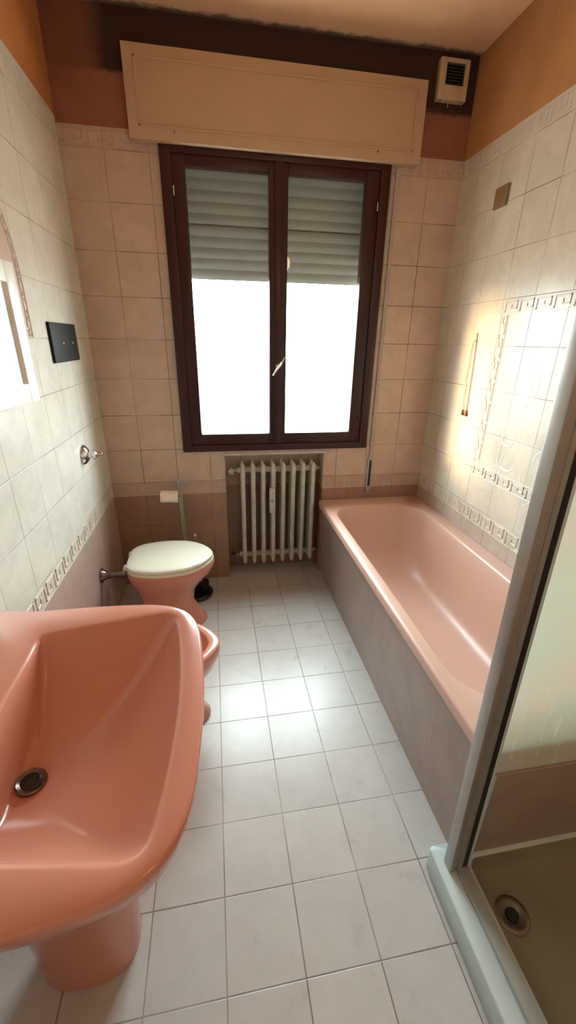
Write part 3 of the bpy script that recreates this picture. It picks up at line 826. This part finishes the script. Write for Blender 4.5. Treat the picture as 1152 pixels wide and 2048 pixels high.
# ------------------------------------------------------------------ unseen lamp added behind the photographer as warm fill
root = empty('fill_lamp', (1.5, -3.02, CEIL)); tag(root, 'small unseen globe lamp added behind the viewpoint as warm fill light', 'lamp')
s = NT('warm fill lamp glow'); em = s.n('ShaderNodeEmission'); em.inputs[0].default_value = (1, .62, .32, 1); em.inputs[1].default_value = 1.5
s.t.links.new(em.outputs[0], s.out.inputs[0]); M['fill_glow'] = s.m
bm = bmesh.new(); lathe(bm, (1.5, -3.02, CEIL-.001), (0, 0, -1), [(0, .06), (.02, .06), (.03, .008), (.26, .008)], 32); part('fill_lamp_base', bm, 'white', root, smooth=True)
bm = bmesh.new(); lathe(bm, (1.5, -3.02, CEIL-.24), (0, 0, -1), [(0, .02), (.03, .06), (.07, .08), (.11, .06), (.13, .02), (.131, .004)], 32); part('fill_lamp_shade', bm, 'fill_glow', root, smooth=True)
ld = bpy.data.lights.new('fill_light', 'POINT'); ld.energy = 10; ld.color = (1, .66, .40); ld.shadow_soft_size = .10
lo = bpy.data.objects.new('fill_light', ld); lo.location = (1.5, -3.02, CEIL-.45); COL.objects.link(lo)

# ------------------------------------------------------------------ daylight
wd = bpy.data.worlds.new('overcast sky'); S.world = wd; wd.use_nodes = True
nt = wd.node_tree; bg = nt.nodes['Background']
tc = nt.nodes.new('ShaderNodeTexCoord'); sp = nt.nodes.new('ShaderNodeSeparateXYZ'); nt.links.new(tc.outputs['Generated'], sp.inputs[0])
mr = nt.nodes.new('ShaderNodeMapRange'); mr.inputs[1].default_value = -.12; mr.inputs[2].default_value = .10; nt.links.new(sp.outputs[2], mr.inputs[0])
mxw = nt.nodes.new('ShaderNodeMix'); mxw.data_type = 'RGBA'; nt.links.new(mr.outputs[0], mxw.inputs[0])
mxw.inputs[6].default_value = (.28, .27, .25, 1); mxw.inputs[7].default_value = (.86, .97, 1.0, 1)     # ground and buildings below, pale sky above
nt.links.new(mxw.outputs[2], bg.inputs[0]); bg.inputs[1].default_value = 40.0
sd = bpy.data.lights.new('sun', 'SUN'); sd.energy = 14; sd.angle = math.radians(18); sd.color = (1, .62, .28)
so = bpy.data.objects.new('sun', sd); COL.objects.link(so)
d = Vector((1, -.62, -.20)).normalized()
so.rotation_euler = d.to_track_quat('-Z', 'Y').to_euler(); so.location = (-1, 2, 3)
# sky portal in the window opening
pdta = bpy.data.lights.new('sky_portal', 'AREA'); pdta.shape = 'RECTANGLE'; pdta.size = 1.07; pdta.size_y = 1.42
pdta.cycles.is_portal = True
po = bpy.data.objects.new('sky_portal', pdta); COL.objects.link(po); po.location = (1.015, T+.005, 1.64)
po.rotation_euler = Vector((0, -1, 0)).to_track_quat('-Z', 'Y').to_euler()

# ------------------------------------------------------------------ camera (solved from the tile grid)
yaw, pitch_, roll, F = CAMP = (.1767, -.3948, .0180, 822.24)
fw = Vector((math.sin(yaw)*math.cos(pitch_), math.cos(yaw)*math.cos(pitch_), math.sin(pitch_)))
rt = Vector((math.cos(yaw), -math.sin(yaw), 0)); up = rt.cross(fw)
c_, s_ = math.cos(roll), math.sin(roll)
r2 = rt*c_+up*s_; u2 = up*c_-rt*s_
cam = bpy.data.cameras.new('camera'); cam.sensor_fit = 'HORIZONTAL'; cam.sensor_width = 36; cam.lens = F/1152*36; cam.clip_start = .02
co = bpy.data.objects.new('camera', cam); COL.objects.link(co)
mw = Matrix((r2, u2, -fw)).transposed().to_4x4(); mw.translation = Vector((.6407, -2.5111, 1.5316))
co.matrix_world = mw
S.camera = co
S.view_settings.view_transform = 'Standard'; S.view_settings.look = 'None'
S.view_settings.exposure = 0.0; S.view_settings.gamma = 1.0; S.view_settings.use_curve_mapping = False
